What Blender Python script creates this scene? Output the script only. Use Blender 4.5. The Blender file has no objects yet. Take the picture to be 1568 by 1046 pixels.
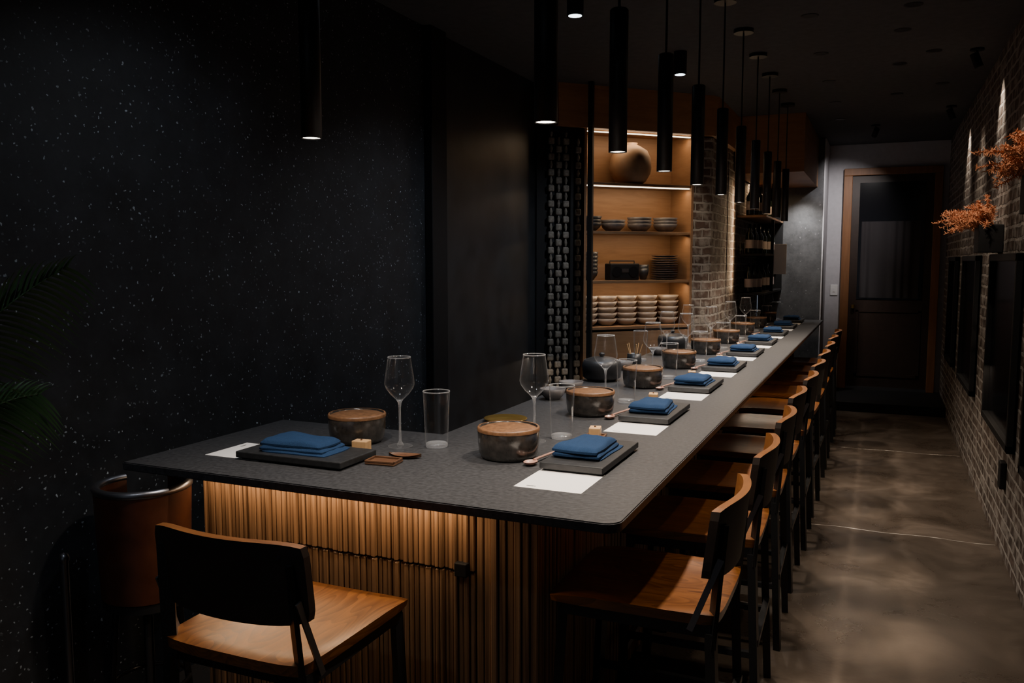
import bpy, bmesh, math, random
from mathutils import Vector, Matrix
random.seed(7)
S = bpy.context.scene
COL = S.collection

# ------------------------------------------------------------------ materials
def newmat(name):
    m = bpy.data.materials.new(name); m.use_nodes = True
    nt = m.node_tree
    return m, nt, nt.nodes, nt.links, nt.nodes['Principled BSDF']

def pbr(name, col, rough=0.5, metal=0.0, spec=0.5, noise=0.0, nscale=20, bump=0.0, emit=None, estr=0, coat=0, sheen=0):
    m, nt, N, L, P = newmat(name)
    P.inputs['Base Color'].default_value = (*col, 1)
    P.inputs['Roughness'].default_value = rough
    P.inputs['Metallic'].default_value = metal
    P.inputs['Specular IOR Level'].default_value = spec
    P.inputs['Coat Weight'].default_value = coat
    P.inputs['Coat Roughness'].default_value = 0.15
    P.inputs['Sheen Weight'].default_value = sheen
    if emit:
        P.inputs['Emission Color'].default_value = (*emit, 1)
        P.inputs['Emission Strength'].default_value = estr
    if noise > 0 or bump > 0:
        tc = N.new('ShaderNodeTexCoord'); nz = N.new('ShaderNodeTexNoise')
        nz.inputs['Scale'].default_value = nscale; nz.inputs['Detail'].default_value = 6
        L.new(tc.outputs['Object'], nz.inputs['Vector'])
        if noise > 0:
            r = N.new('ShaderNodeValToRGB')
            r.color_ramp.elements[0].position = 0.3; r.color_ramp.elements[1].position = 0.72
            r.color_ramp.elements[0].color = (*[c*(1-noise) for c in col], 1)
            r.color_ramp.elements[1].color = (*[min(1, c*(1+noise)) for c in col], 1)
            L.new(nz.outputs['Fac'], r.inputs['Fac']); L.new(r.outputs['Color'], P.inputs['Base Color'])
        if bump > 0:
            b = N.new('ShaderNodeBump'); b.inputs['Strength'].default_value = bump
            b.inputs['Distance'].default_value = 0.01
            L.new(nz.outputs['Fac'], b.inputs['Height']); L.new(b.outputs['Normal'], P.inputs['Normal'])
    return m

def wood(name, c1, c2, scale=(3, 40, 40), rough=0.4, coat=0.0, rings=False, bump=0.05):
    m, nt, N, L, P = newmat(name)
    tc = N.new('ShaderNodeTexCoord'); mp = N.new('ShaderNodeMapping')
    mp.inputs['Scale'].default_value = scale
    oi = N.new('ShaderNodeObjectInfo'); ad = N.new('ShaderNodeVectorMath'); ad.operation = 'ADD'
    mu = N.new('ShaderNodeMath'); mu.operation = 'MULTIPLY'; mu.inputs[1].default_value = 13.0
    L.new(oi.outputs['Random'], mu.inputs[0]); L.new(mu.outputs[0], ad.inputs[1])
    L.new(tc.outputs['Object'], ad.inputs[0]); L.new(ad.outputs[0], mp.inputs['Vector'])
    nz = N.new('ShaderNodeTexNoise'); nz.inputs['Scale'].default_value = 1.0
    nz.inputs['Detail'].default_value = 8; nz.inputs['Roughness'].default_value = 0.65
    nz.inputs['Distortion'].default_value = 0.6
    L.new(mp.outputs[0], nz.inputs['Vector'])
    r = N.new('ShaderNodeValToRGB')
    r.color_ramp.elements[0].position = 0.30; r.color_ramp.elements[1].position = 0.70
    r.color_ramp.elements[0].color = (*c1, 1); r.color_ramp.elements[1].color = (*c2, 1)
    src = nz.outputs['Fac']
    if rings:
        mp2 = N.new('ShaderNodeMapping'); mp2.inputs['Scale'].default_value = (6.5, 1.6, 6.5)
        L.new(ad.outputs[0], mp2.inputs['Vector'])
        n0 = N.new('ShaderNodeTexNoise'); n0.inputs['Scale'].default_value = 1.0; n0.inputs['Detail'].default_value = 1.5
        L.new(mp2.outputs[0], n0.inputs['Vector'])
        k = N.new('ShaderNodeMath'); k.operation = 'MULTIPLY'; k.inputs[1].default_value = 26; L.new(n0.outputs['Fac'], k.inputs[0])
        fr = N.new('ShaderNodeMath'); fr.operation = 'FRACT'; L.new(k.outputs[0], fr.inputs[0])
        mx = N.new('ShaderNodeMath'); mx.operation = 'MULTIPLY_ADD'; mx.inputs[1].default_value = 0.22
        L.new(fr.outputs[0], mx.inputs[0])
        m2 = N.new('ShaderNodeMath'); m2.operation = 'MULTIPLY'; m2.inputs[1].default_value = 0.80
        L.new(nz.outputs['Fac'], m2.inputs[0]); L.new(m2.outputs[0], mx.inputs[2])
        src = mx.outputs[0]
    L.new(src, r.inputs['Fac']); L.new(r.outputs['Color'], P.inputs['Base Color'])
    P.inputs['Roughness'].default_value = rough
    P.inputs['Coat Weight'].default_value = coat; P.inputs['Coat Roughness'].default_value = 0.2
    b = N.new('ShaderNodeBump'); b.inputs['Strength'].default_value = bump; b.inputs['Distance'].default_value = 0.01
    L.new(nz.outputs['Fac'], b.inputs['Height']); L.new(b.outputs['Normal'], P.inputs['Normal'])
    return m

def brick(name, a, b_, mortar, axis='X', rough=0.8):
    m, nt, N, L, P = newmat(name)
    tc = N.new('ShaderNodeTexCoord'); sp = N.new('ShaderNodeSeparateXYZ'); cb = N.new('ShaderNodeCombineXYZ')
    L.new(tc.outputs['Object'], sp.inputs[0])
    if axis == 'X':
        L.new(sp.outputs['Y'], cb.inputs[0])
    elif axis == 'XY':
        s = N.new('ShaderNodeMath'); s.operation = 'ADD'
        L.new(sp.outputs['X'], s.inputs[0]); L.new(sp.outputs['Y'], s.inputs[1]); L.new(s.outputs[0], cb.inputs[0])
    L.new(sp.outputs['Z'], cb.inputs[1])
    nz0 = N.new('ShaderNodeTexNoise'); nz0.inputs['Scale'].default_value = 9; nz0.inputs['Detail'].default_value = 3
    L.new(cb.outputs[0], nz0.inputs['Vector'])
    dv = N.new('ShaderNodeVectorMath'); dv.operation = 'MULTIPLY_ADD'
    dv.inputs[1].default_value = (0.03, 0.03, 0); L.new(nz0.outputs['Color'], dv.inputs[0]); L.new(cb.outputs[0], dv.inputs[2])
    bt = N.new('ShaderNodeTexBrick'); bt.inputs['Scale'].default_value = 1
    bt.inputs['Brick Width'].default_value = 0.2; bt.inputs['Row Height'].default_value = 0.07
    bt.inputs['Mortar Size'].default_value = 0.010; bt.inputs['Mortar Smooth'].default_value = 0.3
    bt.inputs['Bias'].default_value = 0.0
    bt.inputs['Color1'].default_value = (*a, 1); bt.inputs['Color2'].default_value = (*b_, 1)
    bt.inputs['Mortar'].default_value = (*mortar, 1)
    L.new(dv.outputs[0], bt.inputs['Vector'])
    nz = N.new('ShaderNodeTexNoise'); nz.inputs['Scale'].default_value = 9; nz.inputs['Detail'].default_value = 8
    L.new(cb.outputs[0], nz.inputs['Vector'])
    rr = N.new('ShaderNodeValToRGB'); rr.color_ramp.elements[0].position = 0.47; rr.color_ramp.elements[1].position = 0.62
    L.new(nz.outputs['Fac'], rr.inputs['Fac'])
    mx = N.new('ShaderNodeMixRGB'); mx.blend_type = 'MIX'
    mx.inputs['Color2'].default_value = (*mortar, 1)
    ml = N.new('ShaderNodeMath'); ml.operation = 'MULTIPLY'; ml.inputs[1].default_value = 0.75
    L.new(rr.outputs['Color'], ml.inputs[0]); L.new(ml.outputs[0], mx.inputs['Fac'])
    L.new(bt.outputs['Color'], mx.inputs['Color1']); L.new(mx.outputs[0], P.inputs['Base Color'])
    P.inputs['Roughness'].default_value = rough
    hs = N.new('ShaderNodeMath'); hs.operation = 'MULTIPLY_ADD'; hs.inputs[1].default_value = -1.0
    L.new(bt.outputs['Fac'], hs.inputs[0])
    n2 = N.new('ShaderNodeMath'); n2.operation = 'MULTIPLY'; n2.inputs[1].default_value = 0.9
    L.new(nz.outputs['Fac'], n2.inputs[0]); L.new(n2.outputs[0], hs.inputs[2])
    bp = N.new('ShaderNodeBump'); bp.inputs['Strength'].default_value = 1.0; bp.inputs['Distance'].default_value = 0.03
    L.new(hs.outputs[0], bp.inputs['Height']); L.new(bp.outputs['Normal'], P.inputs['Normal'])
    return m

def terrazzo(name, base, chip, dens=0.8, s1=42, s2=85, rough=0.55, rad=0.2):
    m, nt, N, L, P = newmat(name)
    tc = N.new('ShaderNodeTexCoord')
    nzd = N.new('ShaderNodeTexNoise'); nzd.inputs['Scale'].default_value = 60; nzd.inputs['Detail'].default_value = 2
    L.new(tc.outputs['Object'], nzd.inputs['Vector'])
    dv = N.new('ShaderNodeVectorMath'); dv.operation = 'MULTIPLY_ADD'; dv.inputs[1].default_value = (0.02,)*3
    L.new(nzd.outputs['Color'], dv.inputs[0]); L.new(tc.outputs['Object'], dv.inputs[2])
    outs = []
    for sc, rd, dd in ((s1, rad, dens), (s2, rad+0.04, dens-0.03)):
        v = N.new('ShaderNodeTexVoronoi'); v.inputs['Scale'].default_value = sc
        L.new(dv.outputs[0], v.inputs['Vector'])
        a = N.new('ShaderNodeMath'); a.operation = 'LESS_THAN'; a.inputs[1].default_value = rd
        L.new(v.outputs['Distance'], a.inputs[0])
        sp = N.new('ShaderNodeSeparateColor'); L.new(v.outputs['Color'], sp.inputs[0])
        g = N.new('ShaderNodeMapRange'); g.inputs[1].default_value = dd; g.inputs[2].default_value = 1.0
        g.inputs[3].default_value = 0.0; g.inputs[4].default_value = 1.0
        L.new(sp.outputs[0], g.inputs[0])
        pw = N.new('ShaderNodeMath'); pw.operation = 'POWER'; pw.inputs[1].default_value = 2.2; L.new(g.outputs[0], pw.inputs[0])
        mm = N.new('ShaderNodeMath'); mm.operation = 'MULTIPLY'; L.new(a.outputs[0], mm.inputs[0]); L.new(pw.outputs[0], mm.inputs[1])
        outs.append(mm.outputs[0])
    ad = N.new('ShaderNodeMath'); ad.operation = 'MAXIMUM'; L.new(outs[0], ad.inputs[0]); L.new(outs[1], ad.inputs[1])
    nb = N.new('ShaderNodeTexNoise'); nb.inputs['Scale'].default_value = 5; nb.inputs['Detail'].default_value = 10
    nb.inputs['Roughness'].default_value = 0.75
    L.new(tc.outputs['Object'], nb.inputs['Vector'])
    r = N.new('ShaderNodeValToRGB')
    r.color_ramp.elements[0].position = 0.3; r.color_ramp.elements[1].position = 0.75
    r.color_ramp.elements[0].color = (*[c*0.5 for c in base], 1); r.color_ramp.elements[1].color = (*[c*1.8 for c in base], 1)
    L.new(nb.outputs['Fac'], r.inputs['Fac'])
    mx = N.new('ShaderNodeMixRGB'); mx.inputs['Color2'].default_value = (*chip, 1)
    L.new(ad.outputs[0], mx.inputs['Fac']); L.new(r.outputs['Color'], mx.inputs['Color1'])
    L.new(mx.outputs[0], P.inputs['Base Color'])
    P.inputs['Roughness'].default_value = rough
    return m

def concrete(name):
    m, nt, N, L, P = newmat(name)
    tc = N.new('ShaderNodeTexCoord')
    nz = N.new('ShaderNodeTexNoise'); nz.inputs['Scale'].default_value = 2.2; nz.inputs['Detail'].default_value = 10
    nz.inputs['Roughness'].default_value = 0.66; nz.inputs['Distortion'].default_value = 0.5
    L.new(tc.outputs['Object'], nz.inputs['Vector'])
    r = N.new('ShaderNodeValToRGB'); e = r.color_ramp.elements
    e[0].position = 0.3; e[0].color = (0.036, 0.027, 0.020, 1); e[1].position = 0.72; e[1].color = (0.135, 0.105, 0.082, 1)
    x = e.new(0.5); x.color = (0.072, 0.055, 0.042, 1)
    L.new(nz.outputs['Fac'], r.inputs['Fac']); L.new(r.outputs['Color'], P.inputs['Base Color'])
    rr = N.new('ShaderNodeMapRange'); rr.inputs[1].default_value = 0.3; rr.inputs[2].default_value = 0.7
    rr.inputs[3].default_value = 0.22; rr.inputs[4].default_value = 0.42
    L.new(nz.outputs['Fac'], rr.inputs[0]); L.new(rr.outputs[0], P.inputs['Roughness'])
    n2 = N.new('ShaderNodeTexNoise'); n2.inputs['Scale'].default_value = 60; n2.inputs['Detail'].default_value = 4
    L.new(tc.outputs['Object'], n2.inputs['Vector'])
    b = N.new('ShaderNodeBump'); b.inputs['Strength'].default_value = 0.12; b.inputs['Distance'].default_value = 0.005
    L.new(n2.outputs['Fac'], b.inputs['Height']); L.new(b.outputs['Normal'], P.inputs['Normal'])
    return m

def glassmat(name, base=0.05, edge=0.9, powr=3.0, diff=0.0, rough=0.06):
    m = bpy.data.materials.new(name); m.use_nodes = True
    nt = m.node_tree; N = nt.nodes; L = nt.links; N.clear()
    o = N.new('ShaderNodeOutputMaterial'); mx = N.new('ShaderNodeMixShader')
    t = N.new('ShaderNodeBsdfTransparent'); t.inputs[0].default_value = (0.985, 0.99, 1.0, 1)
    g = N.new('ShaderNodeBsdfGlossy'); g.inputs['Roughness'].default_value = rough
    d = N.new('ShaderNodeBsdfTranslucent'); d.inputs[0].default_value = (0.9, 0.92, 0.95, 1)
    d2 = N.new('ShaderNodeBsdfDiffuse'); d2.inputs[0].default_value = (0.9, 0.92, 0.95, 1)
    md = N.new('ShaderNodeMixShader'); md.inputs[0].default_value = 0.5; L.new(d.outputs[0], md.inputs[1]); L.new(d2.outputs[0], md.inputs[2])
    mg = N.new('ShaderNodeMixShader'); mg.inputs[0].default_value = diff; L.new(g.outputs[0], mg.inputs[1]); L.new(md.outputs[0], mg.inputs[2])  # whitish diffuse stands in for highlights on the glass
    lw = N.new('ShaderNodeLayerWeight'); lw.inputs['Blend'].default_value = 0.5
    pw = N.new('ShaderNodeMath'); pw.operation = 'POWER'; pw.inputs[1].default_value = powr
    L.new(lw.outputs['Facing'], pw.inputs[0])
    mr = N.new('ShaderNodeMapRange'); mr.inputs[3].default_value = base; mr.inputs[4].default_value = edge
    L.new(pw.outputs[0], mr.inputs[0]); L.new(mr.outputs[0], mx.inputs[0])
    L.new(t.outputs[0], mx.inputs[1]); L.new(mg.outputs[0], mx.inputs[2]); L.new(mx.outputs[0], o.inputs[0])
    return m

M = {}
M['terr'] = terrazzo('black_terrazzo', (0.0155, 0.0175, 0.021), (0.42, 0.48, 0.54), dens=0.85, s1=40, s2=76)
M['slatewall'] = terrazzo('slate_wall', (0.075, 0.077, 0.082), (0.25, 0.25, 0.27), dens=0.86, s1=26, s2=50, rough=0.45)
M['blackpanel'] = pbr('matte_black_panel', (0.022, 0.024, 0.027), 0.4, noise=0.35, nscale=6)
M['ceil'] = pbr('charcoal_ceiling', (0.08, 0.082, 0.087), 0.95, noise=0.1, spec=0.15)
M['black'] = pbr('black_powdercoat', (0.009, 0.009, 0.010), 0.6, spec=0.25)
M['frameblack'] = pbr('stool_black_steel', (0.010, 0.010, 0.011), 0.38, spec=0.5)
M['pend'] = pbr('pendant_black_paint', (0.012, 0.012, 0.013), 0.45, spec=0.4)
M['blackgloss'] = pbr('black_metal', (0.02, 0.02, 0.022), 0.25, metal=0.5)
M['steel'] = pbr('brushed_steel', (0.22, 0.22, 0.24), 0.35, metal=1.0)
M['floor'] = concrete('polished_concrete')
M['joint'] = pbr('saw_cut_joint', (0.42, 0.38, 0.33), 0.6, noise=0.6, nscale=9)
M['slate'] = pbr('slate_countertop', (0.043, 0.044, 0.048), 0.42, noise=0.38, nscale=75, bump=0.15)
M['slatejoint'] = pbr('counter_joint', (0.015, 0.015, 0.016), 0.6)
M['seat'] = wood('oiled_oak_seat', (0.075, 0.022, 0.004), (0.225, 0.080, 0.016), scale=(34, 3.5, 34), rough=0.3, coat=0.45, rings=True)
M['backwood'] = wood('oak_back', (0.15, 0.05, 0.012), (0.30, 0.115, 0.027), scale=(4, 30, 30), rough=0.4, coat=0.2)
M['darkback'] = wood('shaded_back', (0.014, 0.009, 0.007), (0.026, 0.015, 0.010), scale=(5, 26, 26), rough=0.5)  # rear of backrests in shade, painted into the colour; counter core reuses it
M['slat'] = wood('oak_slat', (0.085, 0.045, 0.022), (0.35, 0.195, 0.10), scale=(90, 90, 1.4), rough=0.5, bump=0.2)
M['shelfwood'] = wood('shelf_oak', (0.20, 0.105, 0.05), (0.28, 0.155, 0.08), scale=(3, 3, 26), rough=0.5)
M['soffit'] = wood('soffit_oak', (0.24, 0.11, 0.045), (0.36, 0.175, 0.07), scale=(3, 3, 24), rough=0.5)
M['frame'] = wood('door_frame_wood', (0.17, 0.07, 0.026), (0.26, 0.115, 0.045), scale=(30, 30, 3), rough=0.5)
M['doordark'] = pbr('dark_door_paint', (0.028, 0.015, 0.011), 0.5, noise=0.2)
M['tint'] = pbr('tinted_glass', (0.006, 0.006, 0.008), 0.15, spec=0.4)
M['curtain'] = pbr('grey_curtain', (0.030, 0.026, 0.029), 0.9)
M['plaster'] = pbr('grey_plaster', (0.47, 0.46, 0.49), 0.85, noise=0.06)
M['white'] = pbr('white_plastic', (0.75, 0.75, 0.75), 0.4)
M['brick'] = brick('whitewashed_brick', (0.045, 0.03, 0.022), (0.09, 0.06, 0.045), (0.30, 0.27, 0.24), 'X')
M['brickcol'] = brick('column_brick', (0.06, 0.034, 0.022), (0.12, 0.075, 0.055), (0.30, 0.265, 0.225), 'XY')
M['napkin'] = pbr('blue_linen', (0.012, 0.037, 0.096), 0.9, noise=0.25, nscale=400, bump=0.25, spec=0.2)
M['paper'] = pbr('white_paper', (0.88, 0.86, 0.85), 0.7)
M['tray'] = pbr('slate_tray', (0.022, 0.023, 0.025), 0.42, noise=0.3, nscale=50)
M['bowl'] = pbr('smoky_ceramic', (0.038, 0.033, 0.029), 0.22, noise=0.5, nscale=40, coat=0.5)
M['lid'] = pbr('tan_glaze', (0.18, 0.088, 0.04), 0.45, noise=0.4, nscale=60)
M['block'] = wood('pale_wood', (0.5, 0.3, 0.14), (0.66, 0.42, 0.21), scale=(30, 30, 8), rough=0.5)
M['walnut'] = wood('walnut_dish', (0.08, 0.035, 0.018), (0.16, 0.08, 0.04), scale=(10, 60, 60), rough=0.4)
M['copper'] = pbr('rose_lacquer', (0.42, 0.24, 0.19), 0.35, coat=0.4)
M['glass'] = glassmat('clear_glass', base=0.035, edge=0.95, powr=3.5, diff=0.16)
M['glassrim'] = glassmat('glass_rim', base=0.35, edge=0.95, powr=1.5, diff=0.38)  # rim, stem and foot whitened to look highlighted
M['brass'] = pbr('brass', (0.45, 0.30, 0.08), 0.3, metal=0.9)
M['bulb'] = pbr('pendant_diffuser', (1, 1, 1), 0.5, emit=(1.0, 0.86, 0.70), estr=14)
M['bulbcool'] = pbr('downlight_diffuser', (1, 1, 1), 0.5, emit=(0.75, 0.9, 1.0), estr=7)
M['led'] = pbr('led_strip', (1, 1, 1), 0.5, emit=(1.0, 0.84, 0.6), estr=4)
M['leather'] = pbr('brown_leather', (0.06, 0.019, 0.009), 0.35, noise=0.3, nscale=15)
M['clay'] = pbr('tan_clay', (0.25, 0.15, 0.085), 0.6, noise=0.2, nscale=12)
M['greycer'] = pbr('grey_stoneware', (0.11, 0.10, 0.10), 0.5, noise=0.25, nscale=30)
M['darkcer'] = pbr('dark_stoneware', (0.02, 0.021, 0.024), 0.4)
M['whitecer'] = pbr('pale_porcelain', (0.40, 0.33, 0.27), 0.3)
M['bead'] = pbr('pale_carved_wood', (0.17, 0.15, 0.125), 0.6, noise=0.4, nscale=60)
M['leaf'] = pbr('palm_leaf', (0.032, 0.085, 0.028), 0.5)
M['plume'] = pbr('rust_dried_plume', (0.60, 0.25, 0.12), 0.9)
M['soil'] = pbr('soil', (0.03, 0.02, 0.015), 0.9)
M['bottle'] = pbr('dark_bottle_glass', (0.01, 0.015, 0.01), 0.12)
M['label'] = pbr('bottle_label', (0.5, 0.42, 0.38), 0.6)

# ------------------------------------------------------------------ mesh builder
class B:
    def __init__(s, name):
        s.name = name; s.v = []; s.f = []; s.m = []; s.sm = []; s.mats = []
    def mi(s, key):
        if key not in s.mats: s.mats.append(key)
        return s.mats.index(key)
    def add(s, verts, faces, mat, smooth=False, mtx=None):
        o = len(s.v); i = s.mi(mat)
        for p in verts:
            p = Vector(p)
            s.v.append(mtx @ p if mtx else p)
        for f in faces:
            s.f.append([o+k for k in f]); s.m.append(i); s.sm.append(smooth)
    def box(s, x0, x1, y0, y1, z0, z1, mat, bev=0, mtx=None, seg=2):
        if bev <= 0:
            v = [(x0,y0,z0),(x1,y0,z0),(x1,y1,z0),(x0,y1,z0),(x0,y0,z1),(x1,y0,z1),(x1,y1,z1),(x0,y1,z1)]
            f = [(0,3,2,1),(4,5,6,7),(0,1,5,4),(1,2,6,5),(2,3,7,6),(3,0,4,7)]
            s.add(v, f, mat, False, mtx); return
        bm = bmesh.new(); bmesh.ops.create_cube(bm, size=1)
        for q in bm.verts:
            q.co = Vector(((x0+x1)/2+q.co.x*(x1-x0), (y0+y1)/2+q.co.y*(y1-y0), (z0+z1)/2+q.co.z*(z1-z0)))
        bmesh.ops.bevel(bm, geom=list(bm.edges)+list(bm.verts), offset=bev, segments=seg, affect='EDGES', profile=0.5)
        bm.verts.index_update()
        s.add([q.co.copy() for q in bm.verts], [[q.index for q in f.verts] for f in bm.faces], mat, False, mtx)
        bm.free()
    def bar(s, p0, p1, w, d, mat, up=Vector((0,0,1))):
        p0 = Vector(p0); p1 = Vector(p1); z = (p1-p0).normalized()
        x = up.cross(z)
        if x.length < 1e-3: x = Vector((1,0,0))
        x.normalize(); y = z.cross(x)
        vs = []
        for p in (p0, p1):
            for a, b in ((-1,-1),(1,-1),(1,1),(-1,1)): vs.append(p + x*a*w/2 + y*b*d/2)
        s.add(vs, [(0,3,2,1),(4,5,6,7),(0,1,5,4),(1,2,6,5),(2,3,7,6),(3,0,4,7)], mat)
    def tube(s, pts, r, mat, seg=10, radii=None, cap=True):
        pts = [Vector(p) for p in pts]; vs = []; fs = []
        prev = None
        for i, p in enumerate(pts):
            t = (pts[min(i+1, len(pts)-1)]-pts[max(i-1, 0)]).normalized()
            if prev is None:
                a = Vector((0,0,1)) if abs(t.z) < 0.9 else Vector((1,0,0))
                x = a.cross(t).normalized()
            else:
                x = (prev - t*prev.dot(t)).normalized()
            prev = x; y = t.cross(x); rr = radii[i] if radii else r
            for k in range(seg):
                an = 2*math.pi*k/seg
                vs.append(p + x*math.cos(an)*rr + y*math.sin(an)*rr)
        for i in range(len(pts)-1):
            for k in range(seg):
                a = i*seg+k; b = i*seg+(k+1) % seg
                fs.append((a, b, b+seg, a+seg))
        s.add(vs, fs, mat, True)
        if cap:
            s.add(vs[:seg], [tuple(range(seg))[::-1]], mat)
            s.add(vs[-seg:], [tuple(range(seg))], mat)
    def lathe(s, prof, mat, c=(0,0,0), seg=32, smooth=True):
        vs = []; fs = []
        for r, z in prof:
            for k in range(seg):
                an = 2*math.pi*k/seg
                vs.append((c[0]+r*math.cos(an), c[1]+r*math.sin(an), c[2]+z))
        for i in range(len(prof)-1):
            for k in range(seg):
                a = i*seg+k; b = i*seg+(k+1) % seg
                fs.append((a, b, b+seg, a+seg))
        s.add(vs, fs, mat, smooth)
    def disc(s, r, z, mat, c=(0,0), seg=32, down=False):
        vs = [(c[0]+r*math.cos(2*math.pi*k/seg), c[1]+r*math.sin(2*math.pi*k/seg), z) for k in range(seg)]
        f = tuple(range(seg))
        s.add(vs, [f[::-1] if down else f], mat)
    def cyl(s, r, z0, z1, mat, c=(0,0), seg=28):
        s.lathe([(r, z0), (r, z1)], mat, (c[0], c[1], 0), seg)
        s.disc(r, z0, mat, c, seg, True); s.disc(r, z1, mat, c, seg)
    def grid(s, fn, nu, nv, mat, smooth=True, flip=False):
        vs = [fn(i/nu, j/nv) for j in range(nv+1) for i in range(nu+1)]
        fs = []
        for j in range(nv):
            for i in range(nu):
                a = j*(nu+1)+i; q = (a, a+1, a+nu+2, a+nu+1)
                fs.append(q[::-1] if flip else q)
        s.add(vs, fs, mat, smooth)
    def prism(s, pts, z0, z1, mat):
        n = len(pts)
        vs = [(p[0], p[1], z0) for p in pts]+[(p[0], p[1], z1) for p in pts]
        fs = [tuple(range(n))[::-1], tuple(range(n, 2*n))]
        for i in range(n):
            j = (i+1) % n; fs.append((i, j, j+n, i+n))
        s.add(vs, fs, mat)
    def mesh(s):
        me = bpy.data.meshes.new(s.name)
        me.from_pydata([tuple(p) for p in s.v], [], s.f)
        for k in s.mats: me.materials.append(M[k])
        me.polygons.foreach_set('material_index', s.m)
        me.polygons.foreach_set('use_smooth', s.sm)
        me.update(); return me
    def obj(s, loc=(0,0,0), rz=0):
        return inst(s.mesh(), s.name, loc, rz)

def inst(me, name, loc=(0,0,0), rz=0):
    o = bpy.data.objects.new(name, me); COL.objects.link(o)
    o.location = loc; o.rotation_euler = (0, 0, rz); return o

def light(kind, name, loc, energy, col, target=None, parent=None, **kw):
    ld = bpy.data.lights.new(name, kind); ld.energy = energy; ld.color = col
    for k, v in kw.items(): setattr(ld, k, v)
    o = bpy.data.objects.new(name, ld); COL.objects.link(o); o.location = loc
    if target is not None:
        o.rotation_euler = (Vector(target)-Vector(loc)).to_track_quat('-Z', 'Y').to_euler()
    if parent:
        bpy.context.view_layer.update()
        o.parent = parent; o.matrix_parent_inverse = parent.matrix_world.inverted()
    return o

WARM = (1.0, 0.84, 0.68); AMBER = (1.0, 0.70, 0.42)
CZ = 2.85; XL = -2.38; XR = 0.64; YB = -2.6; YE = 10.4

# ------------------------------------------------------------------ room shell
b = B('floor'); b.box(XL-0.1, XR+0.1, YB, YE+0.1, -0.1, 0, 'floor')
rs = random.Random(9)
for y in (0.6, 2.9, 5.2, 7.5):
    n = 40; xs = [-0.8+i*(XR+0.79)/n for i in range(n+1)]; yy = [y+0.010*math.sin(i*0.5+y)+rs.uniform(-0.002,0.002) for i in range(n+1)]; ww = [rs.uniform(0.0015,0.006) for _ in range(n+1)]
    vs = [(xs[i], yy[i]-ww[i], 0.0006) for i in range(n+1)]+[(xs[i], yy[i]+ww[i], 0.0006) for i in range(n+1)]
    b.add(vs, [(i, i+1, i+n+2, i+n+1) for i in range(n)], 'joint')
b.obj()
b = B('ceiling'); b.box(XL-0.1, XR+0.1, YB, YE+0.1, CZ, CZ+0.1, 'ceil'); b.obj()
b = B('wall_left'); b.box(XL-0.1, XL, YB, 4.24, 0, CZ, 'terr'); b.box(XL-0.1, XL, 4.24, 6.7, 0, CZ, 'blackpanel'); b.obj()
b = B('trim_pilaster'); b.box(XL, XL+0.05, 4.24, 4.42, 0, CZ, 'black', 0.004); b.obj()
b = B('wall_right'); b.box(XR, XR+0.1, YB, YE+0.1, 0, CZ, 'brick'); b.obj()
b = B('wall_front')
b.box(XL, XR, YB-0.1, YB, 0, 0.5, 'ceil'); b.box(XL, XR, YB-0.1, YB, 2.6, CZ, 'ceil')
b.box(XL, -2.1, YB-0.1, YB, 0.5, 2.6, 'ceil'); b.box(0.4, XR, YB-0.1, YB, 0.5, 2.6, 'ceil'); b.obj()
b = B('added_fill_window_1')  # unseen window, added so sky light fills the room
for x in (-2.1,-1.27,-0.44,0.36): b.box(x, x+0.04, YB-0.08, YB-0.02, 0.5, 2.6, 'black')
b.box(-2.1,0.4,YB-0.08,YB-0.02,0.5,0.54,'black'); b.box(-2.1,0.4,YB-0.08,YB-0.02,2.56,2.6,'black'); b.obj()
b = B('wall_back'); b.box(-1.25, -0.60, 9.75, 9.85, 0, CZ, 'slatewall'); b.obj()
b = B('wall_return'); b.box(-0.62, -0.585, 9.852, YE, 0, CZ, 'plaster'); b.box(-0.598, -0.585, 9.75, 9.852, 0, CZ, 'plaster'); b.obj()
b = B('wall_end'); b.box(-0.62, XR, YE, YE+0.1, 0, CZ, 'plaster'); b.obj()
b = B('wall_bar'); b.box(-1.37, -1.27, 7.75, 9.85, 0, CZ, 'brickcol'); b.obj()

ANG = math.atan2(0.714, 0.7); LO = (-2.08, 6.16, 0)
b = B('wall_niche')
b.box(-0.48, 1.3, 0.34, 0.42, 0, CZ, 'blackpanel'); b.obj(LO, ANG)
b = B('brick_column')
b.prism([(-1.40,6.86),(-1.275,6.98),(-1.275,7.75),(-1.66,7.75),(-1.62,7.08)], 0, 2.53, 'brickcol'); b.obj()
b = B('trim_soffit')
b.prism([(-2.30,5.98),(-2.21,5.94),(-1.262,6.91),(-1.23,6.99),(-1.23,8.0),(-1.7,8.0),(-2.36,6.6),(-2.36,6.05)], 2.54, CZ, 'soffit')
b.prism([(-1.26,8.0),(-0.66,8.0),(-0.66,9.75),(-1.26,9.75)], 2.34, CZ, 'soffit'); b.obj()

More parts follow.
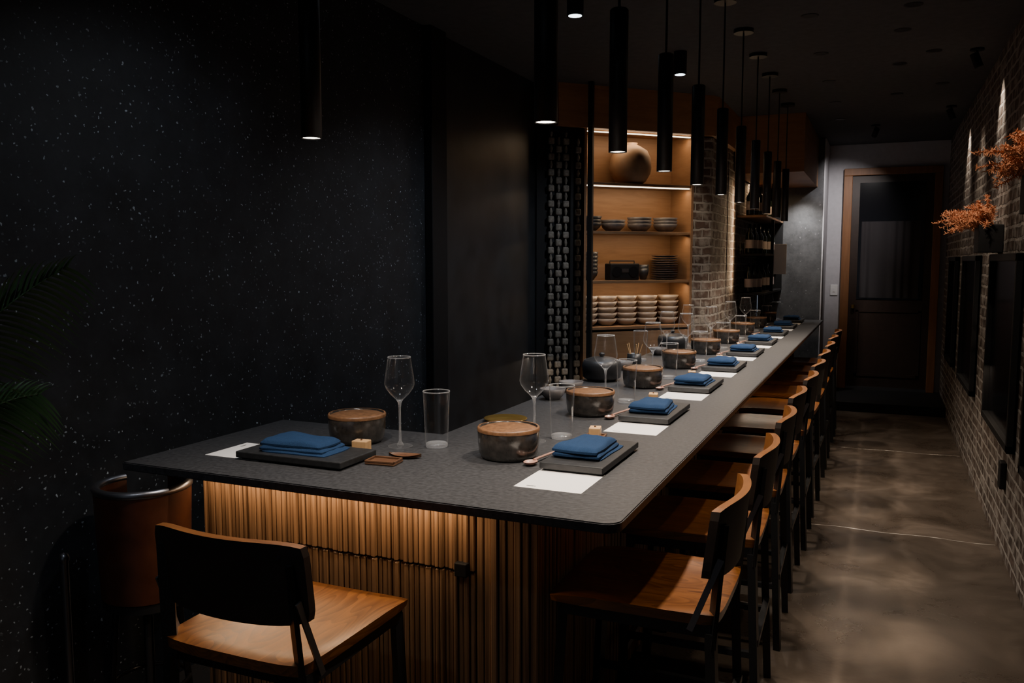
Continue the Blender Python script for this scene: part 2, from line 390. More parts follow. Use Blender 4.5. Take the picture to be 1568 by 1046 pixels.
b = B('entry_step'); b.box(-0.58, XR-0.001, 9.35, YE-0.001, 0, 0.1, 'black', 0.006); b.obj()
b = B('door_1')
y0, y1 = YE-0.07, YE-0.001
for (x0, x1, z0, z1) in ((-0.42,-0.33,0.1,2.5),(0.5,0.58,0.1,2.5),(-0.42,0.58,2.5,2.58)):
    b.box(x0, x1, y0, y1, z0, z1, 'frame', 0.005)
b.box(-0.33, 0.5, YE-0.035, y1, 0.1, 2.5, 'doordark')
b.box(-0.25, 0.42, YE-0.042, YE-0.03, 1.12, 2.42, 'tint')
b.grid(lambda u, v: (-0.22+0.60*u, YE-0.052+0.008*math.sin(u*34+2*math.sin(u*9)), 1.14+v*0.85), 120, 1, 'curtain')
for (x0, x1, z0, z1) in ((-0.25,0.42,0.25,0.28),(-0.25,0.42,0.98,1.01),(-0.25,-0.22,0.25,1.0),(0.39,0.42,0.25,1.0)):
    b.box(x0, x1, YE-0.046, YE-0.034, z0, z1, 'doordark')
b.box(-0.33, 0.5, YE-0.06, YE-0.034, 0.1, 0.13, 'steel')
b.cyl(0.02, 1.02, 1.06, 'brass', (-0.28, YE-0.07), 12)
b.obj()
b = B('light_switch'); b.box(-0.53,-0.45,YE-0.012,YE-0.001,1.16,1.28,'white',0.003); b.box(-0.50,-0.48,YE-0.018,YE-0.01,1.20,1.24,'white'); b.obj()

# ------------------------------------------------------------------ counter
b = B('bar_counter')
pts = [(-2.17,1.915)]
for k in range(9):
    a = -math.pi/2 + k*math.pi/16; pts.append((-0.60+0.045*math.cos(a), 1.96+0.045*math.sin(a)))
pts += [(-0.555,9.66),(-1.18,9.66),(-1.18,6.55),(-1.45,6.55),(-1.45,2.70),(-2.17,2.70)]
bm = bmesh.new()
vb = [bm.verts.new((p[0], p[1], 0.894)) for p in pts]; f = bm.faces.new(vb)
r = bmesh.ops.extrude_face_region(bm, geom=[f])
for q in r['geom']:
    if isinstance(q, bmesh.types.BMVert): q.co.z = 0.92
bmesh.ops.recalc_face_normals(bm, faces=bm.faces)
ed = [e for e in bm.edges if abs(e.verts[0].co.z-e.verts[1].co.z) < 1e-5]
bmesh.ops.bevel(bm, geom=ed, offset=0.003, segments=2, affect='EDGES')
bm.verts.index_update()
b.add([q.co.copy() for q in bm.verts], [[q.index for q in f.verts] for f in bm.faces], 'slate'); bm.free()
b.box(-1.2008,-1.1992,1.918,2.70,0.9190,0.92004,'slatejoint')
for y in (4.6, 7.1): b.box(-1.17,-0.557,y-0.0008,y+0.0008,0.9190,0.92004,'slatejoint')
b.box(-2.01,-0.85,2.118,2.64,0.0,0.894,'darkback')
b.box(-1.40,-0.85,2.64,6.5,0.0,0.894,'darkback'); b.box(-1.14,-0.85,6.5,9.58,0.0,0.894,'darkback')
x = -2.02
rs = random.Random(3)
while x < -0.838:
    w = rs.choice([0.011, 0.0145, 0.018]) if x < -1.035 else 0.0205
    dep = rs.choice([0.0, 0.003, 0.006, 0.010])
    if x < -1.035:
        segs = ((0.02, 0.662), (0.667, 0.893)) if x > -1.70 else ((0.02, 0.893),)
    else: segs = ((0.02, 0.893),)
    for z0, z1 in segs:
        lo = 0.0 if z1 > 0.7 or x < -1.7 else 0.004
        b.box(x, x+w, 2.095+dep+lo, 2.12, z0, z1, 'slat', 0.0028, seg=1)
    x += w+0.003
    if abs(x+1.036) < 0.010: x += 0.006
y = 2.104
while y < 9.58:
    dep = rs.choice([0.0, 0.0025, 0.005, 0.007])
    b.box(-0.85, -0.832-dep, y, y+0.0165, 0.02, 0.893, 'slat', 0.0028 if y < 4 else 0, seg=1)
    y += 0.0195
b.box(-1.085,-1.045,2.082,2.105,0.655,0.695,'black',0.003)
b.tube([(-1.05,2.09,0.885),(-1.05,2.07,0.885)],0.014,'black',14)
b.tube([(-1.05,2.075,0.875),(-1.02,2.06,0.860)],0.009,'black',10)
b.box(-1.98,-0.9,2.035,2.05,0.888,0.894,'black')
b.box(-0.725,-0.705,2.15,9.4,0.888,0.894,'black')
b.obj()
light('AREA','counter_led_light',(-1.50,2.045,0.884),2.6,AMBER,(-1.50,2.085,0.6),shape='RECTANGLE',size=0.98,size_y=0.012)
light('AREA','counter_led_side_light',(-0.715,5.78,0.884),11.0,(1.0,0.78,0.56),(-0.69,5.78,0.0),shape='RECTANGLE',size=0.012,size_y=7.1)

# ------------------------------------------------------------------ stool
def make_stool():
    b = B('bar_stool')
    W, D, T = 0.222, 0.235, 0.028
    def shape(u, v):
        a = 2*u-1; c = 2*v-1
        x = a*W; y = c*D
        x *= 1-0.045*abs(c)**6; y *= 1-0.045*abs(a)**6
        x *= 0.96+0.04*v
        return a, c, x, y
    def top(u, v):
        a, c, x, y = shape(u, v)
        z = 0.65 - 0.012*(1-a*a)*(1-abs(c)**2.5) - 0.012*max(0, c-0.45)**2/0.3 + 0.004*abs(a)**3
        e = max(abs(a), abs(c)); z -= 0.004*(e**14)
        return (x, y, z)
    def bot(u, v):
        a, c, x, y = shape(u, v)
        return (x*0.985, y*0.985, 0.65-T-0.004*(1-a*a))
    b.grid(top, 20, 20, 'seat'); b.grid(bot, 20, 20, 'seat', flip=True)
    ring = [(i/20, 0) for i in range(20)]+[(1, i/20) for i in range(20)]+[(1-i/20, 1) for i in range(20)]+[(0, 1-i/20) for i in range(20)]
    vs = [top(*q) for q in ring]+[bot(*q) for q in ring]; n = len(ring)
    b.add(vs, [(k, k+n, (k+1) % n+n, (k+1) % n) for k in range(n)], 'seat', True)
    z0, z1 = 0.588, 0.6225; FB = 'frameblack'
    b.box(-0.195,0.195,0.185,0.205,z0,z1,FB); b.box(-0.195,0.195,-0.212,-0.192,z0,z1,FB)
    b.box(-0.205,-0.185,-0.212,0.205,z0,z1,FB); b.box(0.185,0.205,-0.212,0.205,z0,z1,FB)
    for sx in (-1, 1):
        b.bar((sx*0.193,0.193,0.61),(sx*0.205,0.222,0.0),0.026,0.026,FB)
        b.bar((sx*0.200,-0.238,0.0),(sx*0.196,-0.212,0.60),0.026,0.026,FB)
        b.bar((sx*0.196,-0.212,0.56),(sx*0.180,-0.236,0.885),0.034,0.012,FB)
        b.bar((sx*0.212,-0.16,0.605),(sx*0.205,-0.235,0.80),0.005,0.016,'steel')
        b.bar((sx*0.201,0.214,0.26),(sx*0.199,-0.228,0.26),0.02,0.02,FB)
    b.bar((-0.2,0.215,0.20),(0.2,0.215,0.20),0.022,0.022,'steel'); b.bar((-0.2,-0.23,0.30),(0.2,-0.23,0.30),0.02,0.02,FB)
    def bk(off):
        def fn(u, v):
            a = 2*u-1; x = a*0.218*(1-0.03*(abs(2*v-1)**8))
            z = 0.735+v*0.198 - 0.010*(abs(a)**6)*(v) + 0.012*(abs(a)**6)*(1-v)
            y = -0.262+0.042*a*a - 0.022*(v-0.5) + off
            return (x, y, z)
        return fn
    t = 0.022
    b.grid(bk(t), 20, 8, 'backwood', flip=True); b.grid(bk(0), 20, 8, 'darkback')
    f0, f1 = bk(0), bk(t)
    vs = [f0(i/20,1) for i in range(21)]+[f1(i/20,1) for i in range(21)]
    b.add(vs, [(i, i+1, i+22, i+21) for i in range(20)], 'backwood', False)
    vs = [f0(i/20,0) for i in range(21)]+[f1(i/20,0) for i in range(21)]
    b.add(vs, [(i+1, i, i+21, i+22) for i in range(20)], 'darkback', False)
    for u in (0, 1):
        vs = [f0(u,i/8) for i in range(9)]+[f1(u,i/8) for i in range(9)]
        b.add(vs, [(i, i+1, i+10, i+9) for i in range(8)], 'darkback', False)
    b.box(0.150,0.168,-0.247,-0.240,0.900,0.906,'steel')
    return b.mesh()
ST = make_stool()
inst(ST, 'bar_stool', (-1.355, 1.70, 0), 0.0)
rj = random.Random(5)
for k in range(10):
    inst(ST, 'bar_stool', (-0.578+rj.uniform(0,0.012)*(k>0), 2.32+0.645*k, 0), math.pi/2+rj.uniform(-0.03,0.03)*(k>0))

b = B('barrel_bar_chair')
R = 0.145
def shell(off, z0, z1):
    def fn(u, v):
        an = math.radians(-200+u*300); r = R+off-0.012*(1-v)
        return (r*math.cos(an), r*math.sin(an), z0+v*(z1-z0))
    return fn
b.grid(shell(0, 0.50, 0.84), 40, 8, 'leather'); b.grid(shell(-0.02, 0.50, 0.84), 40, 8, 'leather', flip=True)
b.tube([(R*0.94*math.cos(math.radians(-200+i*7.5)), R*0.94*math.sin(math.radians(-200+i*7.5)), 0.845) for i in range(41)], 0.013, 'steel', 12)
b.cyl(R-0.018, 0.50, 0.60, 'leather', seg=36); b.cyl(R*0.9, 0.47, 0.50, 'black', seg=36)
for an in (45, 135, 225, 315):
    c, s_ = math.cos(math.radians(an)), math.sin(math.radians(an))
    b.tube([(0.09*c,0.09*s_,0.48),(0.13*c,0.13*s_,0.0)],0.011,'blackgloss',12)
b.tube([(0.117*math.cos(i*math.pi/16),0.117*math.sin(i*math.pi/16),0.2) for i in range(33)],0.008,'blackgloss',8)
b.obj((-2.12, 1.945, 0), 0)
b = B('chrome_chair_leg')  # leg of the round chair, built as a free-standing post
b.tube([(0,0,0.02),(0,0,0.62)],0.013,'steel',14); b.cyl(0.04,0,0.02,'steel'); b.lathe([(0.0,0.64),(0.012,0.635),(0.017,0.62),(0.012,0.605)],'steel')
b.obj((-2.32,1.81,0))

# ------------------------------------------------------------------ tableware meshes
CT = 0.9202
b = B('serving_tray'); b.box(-0.2,0.2,-0.1,0.1,0.006,0.026,'tray',0.003); b.box(-0.185,0.185,-0.088,0.088,0,0.007,'tray'); TRAY = b.mesh()
b = B('folded_napkin')
def pad(cx, cy, z, sx, sy, h, rot=0, seed=0, wedge=0.0):
    r = random.Random(seed); ph = [r.uniform(0, 6) for _ in range(4)]
    ca, sa = math.cos(rot), math.sin(rot)
    def xy(a, c):
        x = a*sx*(1-0.05*abs(c)**4+0.012*math.sin(3*c+ph[0])); y = c*sy*(1-0.05*abs(a)**4+0.02*math.sin(3*a+ph[1]))*(1-wedge*(a+1)/2)
        return (cx+x*ca-y*sa, cy+x*sa+y*ca)
    def tp(u, v):
        a, c = 2*u-1, 2*v-1
        e = (1-abs(a)**7)*(1-abs(c)**5)
        hh = z+h*(0.30+0.70*e**0.5)*(1-0.25*(a+1)/2)+0.0025*math.sin(4*a+2.5*c+ph[2])*e+0.0015*math.sin(9*c-3*a+ph[3])*e
        x, y = xy(a, c); return (x, y, hh)
    def bt(u, v):
        x, y = xy(2*u-1, 2*v-1); return (x, y, z)
    b.grid(tp, 28, 28, 'napkin'); b.grid(bt, 28, 28, 'napkin', flip=True)
    ring = [(i/28, 0) for i in range(28)]+[(1, i/28) for i in range(28)]+[(1-i/28, 1) for i in range(28)]+[(0, 1-i/28) for i in range(28)]
    n = len(ring); b.add([tp(*q) for q in ring]+[bt(*q) for q in ring], [(k, k+n, (k+1) % n+n, (k+1) % n) for k in range(n)], 'napkin', True)
pad(0.008, 0, 0.0, 0.122, 0.080, 0.012, 0.0, 1, 0.05); pad(-0.006, 0.002, 0.0075, 0.118, 0.079, 0.020, 0.02, 2, 0.12)
pad(-0.010, 0.002, 0.020, 0.115, 0.077, 0.024, -0.03, 3, 0.20)
NAP = b.mesh()
b = B('paper_menu'); b.box(-0.11,0.11,-0.10,0.10,0,0.0008,'paper')
for i in range(2): b.box(-0.09,-0.085,0.05-i*0.008,0.07-i*0.008,0.0008,0.001,'tray')
MENU = b.mesh()
b = B('ceramic_bowl')
b.lathe([(0.0,0.0),(0.078,0.0),(0.088,0.004),(0.095,0.018),(0.099,0.05),(0.1,0.096),(0.0985,0.1),(0.094,0.1),(0.0925,0.094)],'bowl',seg=48)
b.lathe([(0.0925,0.094),(0.08,0.0985),(0.04,0.101),(0.0,0.1015)],'lid',seg=48)
b.lathe([(0.1008,0.088),(0.1012,0.0965),(0.0985,0.1012),(0.0935,0.1008)],'lid',seg=48)
BOWL = b.mesh()
b = B('wine_glass')
b.lathe([(0.0,0.004),(0.02,0.004),(0.041,0.0015)],'glass',seg=40)
b.lathe([(0.041,0.0015),(0.042,0.0008),(0.041,0.0)],'glassrim',seg=40)
b.lathe([(0.012,0.005),(0.0048,0.018),(0.0038,0.06),(0.0038,0.13),(0.006,0.15),(0.012,0.160)],'glassrim',seg=20)
b.lathe([(0.0,0.157),(0.012,0.160),(0.034,0.182),(0.047,0.2),(0.0515,0.214),(0.0495,0.235),(0.044,0.27),(0.039,0.305)],'glass',seg=40)
b.lathe([(0.0388,0.303),(0.0398,0.305),(0.0388,0.3075),(0.0378,0.305)],'glassrim',seg=40)
WINE = b.mesh()
b = B('water_glass')
b.lathe([(0.036,0.0),(0.038,0.004),(0.0455,0.19)],'glass',seg=40)
b.lathe([(0.0457,0.188),(0.0465,0.19),(0.0457,0.1925),(0.0445,0.19)],'glassrim',seg=40)
b.lathe([(0.0,0.0),(0.036,0.0),(0.0378,0.004),(0.037,0.012),(0.033,0.015),(0.0,0.014)],'glassrim',seg=40)
WATER = b.mesh()
b = B('wooden_block'); b.box(-0.027,0.027,-0.02,0.02,0,0.036,'block',0.003); b.tube([(-0.002,0,0.036),(0.002,0,0.0365)],0.004,'walnut',8); BLOCK = b.mesh()
b = B('sauce_dish')
b.box(-0.05,0.05,-0.035,0.035,0,0.008,'walnut',0.003)
b.box(-0.05,0.05,-0.035,-0.029,0.008,0.014,'walnut',0.001); b.box(-0.05,0.05,0.029,0.035,0.008,0.014,'walnut',0.001)
b.box(-0.05,-0.044,-0.035,0.035,0.008,0.014,'walnut',0.001); b.box(0.044,0.05,-0.035,0.035,0.008,0.014,'walnut',0.001)
DISH = b.mesh()
b = B('wooden_spoon')
def spn(u, v):
    an = 2*math.pi*u; r = v
    return (-0.09+0.028*r*math.cos(an), 0.02*r*math.sin(an), 0.003+0.009*r*r)
b.grid(spn, 20, 5, 'copper'); b.grid(lambda u, v: (spn(u,v)[0], spn(u,v)[1], spn(u,v)[2]-0.003), 20, 5, 'copper', flip=True)
b.tube([(-0.066,0,0.011),(-0.03,0,0.012),(0.05,0,0.010),(0.11,0,0.007)],0.004,'copper',10,radii=[0.005,0.004,0.0042,0.006])
SPOON = b.mesh()
b = B('leaf_dish')
def lf(u, v):
    a = 2*u-1; w = 0.026*(1-abs(a)**2.2); c = 2*v-1
    return (a*0.055, c*w, 0.004+0.008*(a*a*0.6+c*c*0.8))
b.grid(lf, 18, 8, 'walnut'); b.grid(lambda u, v: (lf(u,v)[0], lf(u,v)[1], lf(u,v)[2]-0.004), 18, 8, 'walnut', flip=True)
LEAF = b.mesh()

def setting(cx, cy, rz, left=False):
    ca, sa = math.cos(rz), math.sin(rz)
    def put(me, name, x, y, z=0, r=0):
        inst(me, name, (cx+x*ca-y*sa, cy+x*sa+y*ca, CT+z), rz+r)
    put(TRAY, 'serving_tray', 0, 0, 0.0009)
    put(NAP, 'folded_napkin', -0.01, 0.005, 0.0270, rj.uniform(-0.06, 0.06))
    put(MENU, 'paper_menu', -0.285 if not left else -0.225, 0.0 if not left else 0.01, 0, 0.0)
    if left:
        put(BOWL, 'ceramic_bowl', 0.0, 0.29); put(WINE, 'wine_glass', 0.18, 0.28); put(WATER, 'water_glass', 0.30, 0.32)
        put(BLOCK, 'wooden_block', 0.10, 0.165, 0, 0.1); put(DISH, 'sauce_dish', 0.262, 0.045, 0, 0.1); put(LEAF, 'leaf_dish', 0.285, 0.135, 0, 0.2)
    else:
        put(BOWL, 'ceramic_bowl', -0.07, 0.258); put(WINE, 'wine_glass', 0.185, 0.272); put(WATER, 'water_glass', 0.27, 0.20)
        put(SPOON, 'wooden_spoon', -0.055, 0.140, 0, -0.12); put(DISH, 'sauce_dish', 0.295, 0.085, 0, 0.1)
        put(BLOCK, 'wooden_block', 0.30, 0.085, 0.0085, 0.2)
setting(-1.668, 2.185, 0, True)
for k in range(9):
    if 2.535+0.84*k < 9.4: setting(-0.825, 2.535+0.84*k, math.pi/2)

b = B('brass_plate'); b.lathe([(0,0.004),(0.06,0.004),(0.085,0.014),(0.087,0.012),(0.06,0.0),(0,0.0)],'brass'); b.obj((-1.34,3.02,CT))
b = B('chopstick_jar'); b.lathe([(0,0),(0.04,0),(0.045,0.02),(0.042,0.07),(0.038,0.07),(0.038,0.01),(0,0.01)],'darkcer')
for i in range(5):
    a = i*1.3; b.tube([(0.015*math.cos(a),0.015*math.sin(a),0.012),(0.05*math.cos(a),0.05*math.sin(a),0.13)],0.0028,'block',6)
JAR = b.mesh()
inst(JAR,'chopstick_jar',(-1.36,5.0,CT))
b = B('serving_pot'); b.lathe([(0,0),(0.07,0),(0.10,0.02),(0.105,0.08),(0.095,0.11),(0.09,0.11),(0.098,0.08),(0.09,0.02),(0,0.01)],'darkcer')
b.lathe([(0.094,0.108),(0.06,0.122),(0.0,0.128)],'darkcer'); b.lathe([(0,0.15),(0.014,0.146),(0.016,0.138),(0.008,0.127)],'darkcer')
POT = b.mesh(); inst(POT,'serving_pot',(-1.33,5.9,CT)); inst(POT,'serving_pot',(-1.34,4.28,CT))
b = B('sauce_bowl'); b.lathe([(0,0),(0.03,0),(0.05,0.02),(0.06,0.05),(0.056,0.05),(0.046,0.022),(0.03,0.006),(0,0.006)],'greycer'); SB = b.mesh()
for y in (3.6, 3.85, 4.75, 5.6): inst(SB,'sauce_bowl',(-1.36,y,CT))
inst(WINE,'wine_glass',(-1.25,5.38,CT)); inst(WATER,'water_glass',(-1.38,5.22,CT)); inst(WINE,'wine_glass',(-1.30,6.28,CT))

# ------------------------------------------------------------------ pendants
b = B('pendant_light')
b.cyl(0.055,-0.022,0,'pend'); b.tube([(0,0,-0.02),(0,0,-0.545)],0.0045,'pend',8)
b.lathe([(0.0,-0.535),(0.024,-0.535),(0.0285,-0.54),(0.0285,-0.965),(0.0255,-0.965),(0.0255,-0.961)],'pend',seg=32)
b.disc(0.0257,-0.962,'bulb',down=True)
PEN = b.mesh()
def pendant(x, y, e=48):
    o = inst(PEN, 'pendant_light', (x, y, CZ))
    light('SPOT','pendant_spot',(x,y,CZ-0.972),e,WARM,(x,y,0),parent=o,spot_size=math.radians(118),spot_blend=1.0,shadow_soft_size=0.024)
pendant(-1.45, 1.955, 36)
for k in range(10): pendant(-0.762, 1.96+0.615*k)
b = B('ceiling_downlight')
b.cyl(0.04,-0.14,0,'black'); b.disc(0.032,-0.1405,'bulbcool',down=True); DL = b.mesh()
for x, y, tx, e in ((-1.38,3.93,-1.9,58),(-1.2,5.4,-1.8,80),(-1.5,2.3,-2.2,24),(-1.5,0.6,-2.2,28)):  # last two are added out of view, to fill the left wall with light
    o = inst(DL,'ceiling_downlight',(x,y,CZ))
    light('SPOT','downlight_spot',(x,y,CZ-0.15),e,(0.82,0.9,1.0),(tx,y+0.1,0.3),parent=o,spot_size=math.radians(120),spot_blend=1.0,shadow_soft_size=0.04)

def tracker(x, y, aim, e, size, col=WARM, blend=0.6, vis=True):
    b = B('ceiling_spotlight')
    b.cyl(0.04,-0.012,0,'black'); b.tube([(0,0,-0.01),(0,0,-0.05)],0.008,'black',8)
    p = Vector((x,y,CZ)); c = Vector((0,0,-0.07)); d = (Vector(aim)-p-c).normalized()
    b.tube([c-d*0.045, c+d*0.045],0.026,'black',20)
    o = b.obj((x,y,CZ))
    light('SPOT','track_spot',tuple(p+c+d*0.06),e,col,aim,parent=o,spot_size=math.radians(size),spot_blend=blend,shadow_soft_size=0.025)
for y in (3.9, 6.05, 8.15):
    tracker(0.49,y,(0.645,y,2.38),26,70,blend=0.9)
b = B('added_downlight'); b.lathe([(0.03,-0.001),(0.045,-0.003),(0.047,0.0)],'black',seg=24); b.disc(0.03,-0.001,'black',down=True); RD = b.mesh()  # unseen flush spots, added to light stools, aisle floor, brick and flowers
def added_light(x, y, aim, e, sz):
    o = inst(RD,'added_downlight',(x,y,CZ))
    light('SPOT','added_spot',(x,y,CZ-0.02),e,(1,0.83,0.65),aim,parent=o,spot_size=math.radians(sz),spot_blend=1.0,shadow_soft_size=0.03)
for y in (4.9, 7.1): added_light(0.36,y,(0.63,y,0.9),30,70)
for i in range(8):
    y = 2.2+0.9*i; added_light(-0.40,y,(-0.44,y,0),44 if i < 6 else 28,34)
for y, e in ((2.4,260),(3.05,200),(3.7,300),(4.5,330),(5.4,220),(6.3,260),(7.4,160)):
    added_light(0.06,y,(-0.01,y,0),e,15)
added_light(0.25,3.2,(0.3,3.2,0),40,60); added_light(0.25,6.0,(0.3,6.0,0),40,60)
tracker(-0.1,9.0,(-0.50,10.4,1.9),75,60,col=(1,0.93,0.90),blend=1.0)

# ------------------------------------------------------------------ niche shelf unit (45 degree)
E = bpy.data.objects.new('display_shelf', None); COL.objects.link(E); E.location = LO; E.rotation_euler = (0,0,ANG)
def child(bld):
    o = inst(bld.mesh(), bld.name); o.parent = E; return o
b = B('carcass')
b.box(0.0,0.975,0.30,0.335,0,2.54,'shelfwood'); b.box(0.0,0.02,0.0,0.30,0,2.54,'shelfwood'); b.box(0.955,0.975,0.0,0.30,0,2.54,'shelfwood')
for z in (1.04,1.40,1.78,2.15): b.box(0.02,0.955,0.01,0.30,z-0.022,z,'shelfwood',0.002)
b.box(0.02,0.955,0.0,0.30,0,1.0,'shelfwood')
child(b)
b = B('led_strips')
for z in (2.53,2.126): b.box(0.03,0.945,0.012,0.026,z-0.008,z,'led')
child(b)
for i, (z, e) in enumerate(((2.52,2.5),(2.115,2.7),(1.745,1.9),(1.365,2.0))):
    l = light('AREA','shelf_led_light',(0,0,0),e,AMBER,shape='RECTANGLE',size=0.88,size_y=0.012)
    l.parent = E; l.location = (0.4875,0.045,z); l.rotation_euler = (math.radians(12),0,0)
def shelf_obj(bld, x, y, z):
    o = bld.obj(); o.matrix_world = Matrix.Translation(LO) @ Matrix.Rotation(ANG,4,'Z') @ Matrix.Translation((x,y,z)); return o
b = B('clay_urn'); b.lathe([(0,0),(0.09,0),(0.12,0.02),(0.155,0.08),(0.165,0.13),(0.158,0.2),(0.13,0.26),(0.075,0.295),(0.05,0.305),(0.055,0.32),(0.045,0.32),(0.04,0.28),(0,0.2)],'clay',seg=40)
shelf_obj(b,0.47,0.13,2.151)
def bowlstack(name, n, mat, r, h, step):
    b = B(name)
    for i in range(n):
        z = i*step
        b.lathe([(0,z),(r*0.5,z),(r*0.85,z+h*0.5),(r,z+h),(r*0.96,z+h),(r*0.8,z+h*0.5),(r*0.45,z+0.006),(0,z+0.006)],mat,seg=28)
    return b
for x, n in ((0.12,3),(0.33,2),(0.57,3),(0.81,3)): shelf_obj(bowlstack('bowl_stack',n,'greycer' if x > 0.15 else 'darkcer',0.10,0.065,0.025),x,0.15,1.781)
shelf_obj(bowlstack('bowl_stack',6,'darkcer',0.075,0.07,0.03),0.12,0.15,1.401)
shelf_obj(bowlstack('bowl_stack',2,'darkcer',0.045,0.09,0.03),0.625,0.17,1.401)
b = B('plate_stack')
for i in range(11): b.lathe([(0,i*0.018),(0.06,i*0.018),(0.105,i*0.018+0.01),(0.107,i*0.018+0.013),(0.06,i*0.018+0.006),(0,i*0.018+0.005)],'greycer')
shelf_obj(b,0.81,0.15,1.401)
b = B('radio'); b.box(-0.13,0.13,-0.05,0.05,0,0.13,'black',0.008); b.tube([(-0.075,-0.052,0.065),(-0.075,-0.056,0.065)],0.042,'blackgloss',20); b.tube([(0.075,-0.052,0.065),(0.075,-0.056,0.065)],0.042,'blackgloss',20); b.box(-0.03,0.03,-0.055,-0.048,0.06,0.09,'steel')
b.tube([(-0.11,0,0.13),(-0.11,0,0.15),(0.11,0,0.15),(0.11,0,0.13)],0.005,'black',8)
shelf_obj(b,0.40,0.12,1.401)
for x in (0.11,0.28,0.46,0.65,0.85): shelf_obj(bowlstack('glass_bowl_stack',5,'whitecer',0.085,0.055,0.045),x,0.15,1.041)

b = B('steel_post'); b.box(-0.018,0.018,-0.018,0.018,0,CZ-0.001,'black'); b.obj((-1.985,6.02,0))

# carved bead screen
b = B('bead_screen')
b.box(-0.38,-0.02,0.03,0.05,0.3,2.52,'black'); b.box(-0.31,-0.02,-0.02,0.05,2.50,2.54,'black'); b.box(-0.31,-0.02,-0.02,0.05,0.26,0.30,'black')
for j, x in enumerate((-0.278,-0.215,-0.155,-0.055)):
    z = 0.34+0.0575*(j % 2)
    b.tube([(x,0,0.3),(x,0,2.5)],0.004,'black',6)
    while z < 2.42:
        b.box(x-0.025,x+0.025,-0.014,0.014,z,z+0.05,'bead',0.010,seg=2)
        b.tube([(x,0,z+0.055),(x,0,z+0.082),(x,0,z+0.11)],0.008,'bead',8,radii=[0.006,0.014,0.006])
        z += 0.115
b.box(-0.125,-0.10,-0.02,0.04,0.28,2.52,'black')
b.obj(LO, ANG)

# far wine shelf
b = B('wine_shelf')
for z in (1.25,1.62,1.98): b.box(-1.268,-1.0,8.25,9.74,z-0.02,z,'shelfwood' if z > 1.9 else 'black',0.002)
b.box(-1.268,-1.0,9.70,9.745,1.23,2.32,'black'); b.box(-1.03,-1.0,8.9,8.93,1.25,2.32,'black')
b.obj()
b = B('wine_bottles')
for z in (1.251,1.621,1.981):
    for i in range(12):
        c = (-1.13+0.03*((i*7) % 3-1), 8.34+i*0.11)
        if 8.82 < c[1] < 9.0: continue
        b.lathe([(0,z),(0.036,z),(0.038,z+0.01),(0.038,z+0.17),(0.014,z+0.22),(0.013,z+0.28),(0,z+0.28)],'bottle',(c[0],c[1],0),seg=16)
        b.lathe([(0.0385,z+0.05),(0.0385,z+0.13)],'label',(c[0],c[1],0),seg=16)
b.obj()
light('AREA','bar_wall_led_light',(-1.20,8.05,1.75),2.6,AMBER,(-1.27,8.02,1.75),shape='RECTANGLE',size=0.02,size_y=0.9)
light('AREA','wine_shelf_led_light',(-1.02,9.0,2.30),6.0,AMBER,(-1.15,9.0,1.2),shape='RECTANGLE',size=0.02,size_y=1.2)
light('SPOT','column_spot',(-1.15,6.3,2.8),30,WARM,(-1.40,6.92,1.4),spot_size=math.radians(40),spot_blend=1,shadow_soft_size=0.03)
light('SPOT','slate_spot',(-0.80,9.40,2.32),50,(1,0.96,0.92),(-0.80,9.75,1.6),spot_size=math.radians(85),spot_blend=1,shadow_soft_size=0.03)
b = B('paper_sign'); b.box(-0.06,0.06,0,0.01,0,0.3,'paper',0.002); b.obj((-0.935,8.9,1.42))

# ------------------------------------------------------------------ right wall
for i, (ya, yb) in enumerate(((3.0,4.35),(4.75,5.9),(6.7,7.8),(8.5,9.3))):
    b = B('framed_mirror'); X = XR-0.001
    b.box(X-0.012,X,ya,yb,0.62,1.57,'tint')
    for q in ((ya,ya+0.04,0.6,1.59),(yb-0.04,yb,0.6,1.59),(ya,yb,0.6,0.64),(ya,yb,1.55,1.59)):
        b.box(X-0.04,X,q[0],q[1],q[2],q[3],'black',0.003)
    b.obj()
def planter(y, zt, seed, n=80, ymin=-1.1):
    r = random.Random(seed); b = B('wall_planter_with_dried_flowers')
    b.box(XR-0.13,XR-0.002,y-0.13,y+0.13,zt-0.16,zt,'black',0.004); b.box(XR-0.12,XR-0.012,y-0.12,y+0.12,zt-0.005,zt+0.003,'soil')
    for k in range(n):
        base = Vector((XR-0.065+r.uniform(-0.03,0.03), y+r.uniform(-0.08,0.08), zt))
        d = Vector((r.uniform(-1.2,0.1), r.uniform(ymin,1.3), r.uniform(0.3,1.2))).normalized()
        Lg = r.uniform(0.12,0.31); pts = []
        for i in range(6):
            t = i/5; p = base+d*Lg*t+Vector((0,0,-0.10*t*t*Lg/0.25)); p.x = min(p.x, XR-0.01); pts.append(p)
        b.tube(pts,0.0015,'plume',5)
        for i in range(120):
            t = r.uniform(0.3,1.0); j = min(4, int(t*5)); p = pts[j].lerp(pts[j+1], t*5-j)
            q = Vector((r.gauss(0,1), r.gauss(0,1), r.gauss(0,1))).normalized()
            ln = r.uniform(0.010,0.036)*(1.25-0.6*t); w = q.cross(Vector((r.gauss(0,1),r.gauss(0,1),r.gauss(0,1)))).normalized()*0.0024
            tip = p+q*ln; tip.x = min(tip.x, XR-0.004)
            b.add([p-w, p+w, tip+w*0.5, tip-w*0.5], [(0,1,2,3)], 'plume')
    b.obj()
planter(5.75, 1.76, 1); planter(3.92, 1.90, 2)
added_light(0.1,4.9,(0.45,5.75,1.85),70,34)
added_light(0.1,3.3,(0.45,4.0,1.95),36,34)
b = B('wall_outlet'); b.box(XR-0.03,XR-0.001,5.0,5.09,0.36,0.5,'black',0.004); b.obj()

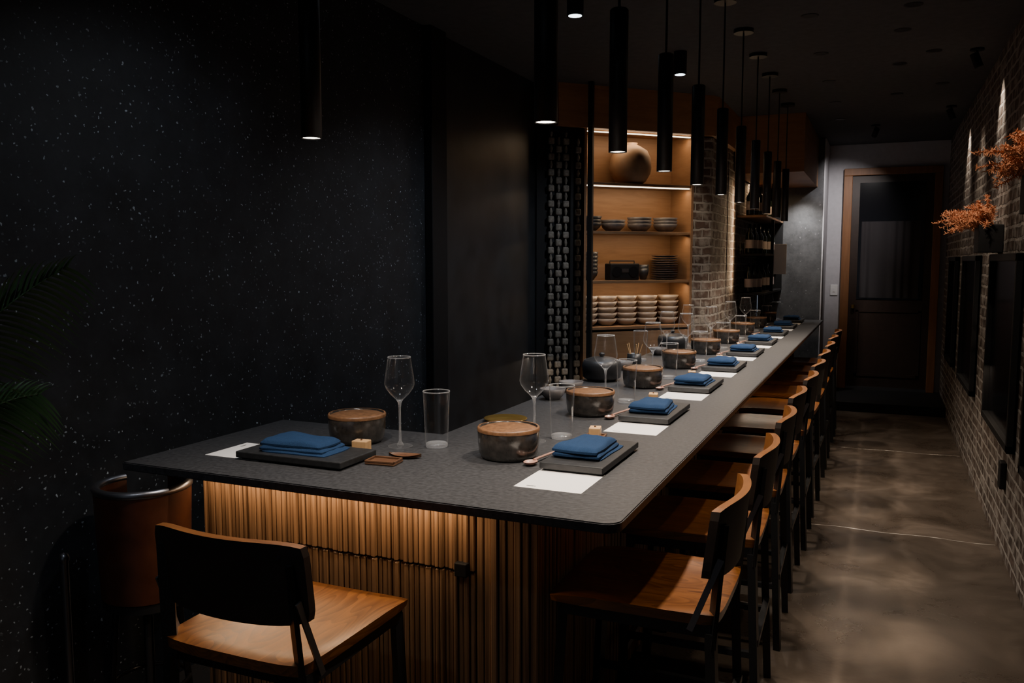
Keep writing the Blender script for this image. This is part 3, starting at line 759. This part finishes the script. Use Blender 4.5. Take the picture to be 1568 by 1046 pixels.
# ------------------------------------------------------------------ palm
b = B('potted_palm'); r = random.Random(11)
b.lathe([(0,0),(0.11,0),(0.125,0.02),(0.15,0.34),(0.155,0.36),(0.14,0.36),(0.135,0.32),(0,0.32)],'darkcer'); b.disc(0.135,0.33,'soil')
base = Vector((0,0,0.33))
def frond(p1, p2, p3, nl, ll):
    P = [base, Vector(p1), Vector(p2), Vector(p3)]
    def bz(t):
        u = 1-t; return P[0]*u**3+P[1]*3*u*u*t+P[2]*3*u*t*t+P[3]*t**3
    b.tube([bz(i/24) for i in range(25)],0.005,'leaf',6,radii=[0.006-0.0045*i/24 for i in range(25)])
    for i in range(nl):
        t = 0.42+0.58*i/(nl-1); p = bz(t); tg = (bz(min(1,t+0.02))-bz(t-0.02)).normalized()
        sd = tg.cross(Vector((1,0,0.0))).normalized()
        env = math.sin(math.pi*min(1,(t-0.34)/0.70))**0.6
        for sg in (-1, 1):
            d = (sd*sg*0.8+tg*0.8+Vector((r.uniform(-0.05,0.12),0,0))).normalized(); L_ = ll*env*r.uniform(0.9,1.08)
            vs = []; fs = []
            for k in range(6):
                s_ = k/5; q = p+d*L_*s_+Vector((0.02*s_,0,-0.45*L_*s_*s_)); w = tg*0.0055*(1-s_**2)+Vector((0.004*(1-s_),0,0))
                q.x = max(q.x, -0.19)
                vs += [q-w, q+w]
            for k in range(5): fs.append((2*k,2*k+1,2*k+3,2*k+2))
            b.add(vs, fs, 'leaf', True)
frond((-0.02,0.02,0.95),(-0.06,0.20,1.32),(0.03,0.60,1.53),40,0.23)
frond((0.0,0.05,0.85),(-0.05,0.22,1.18),(0.02,0.50,1.18),34,0.20)
frond((0.0,-0.05,0.8),(0.05,-0.2,1.3),(0.10,-0.6,1.4),26,0.24)
frond((0.05,-0.1,0.9),(0.12,-0.1,1.4),(0.12,-0.12,1.8),26,0.22)
b.obj((-2.17,1.12,0))

# ------------------------------------------------------------------ world & camera
w = bpy.data.worlds.new('World'); S.world = w; w.use_nodes = True
bg = w.node_tree.nodes['Background']; bg.inputs[0].default_value = (0.75,0.85,1.0,1); bg.inputs[1].default_value = 0.2
cd = bpy.data.cameras.new('camera'); cam = bpy.data.objects.new('camera', cd); COL.objects.link(cam)
cam.location = (0,0,1.55); cam.rotation_euler = (math.radians(90-5.42), 0, math.radians(23.48))
cd.sensor_width = 36; cd.lens = 29.78; cd.clip_start = 0.05
S.camera = cam
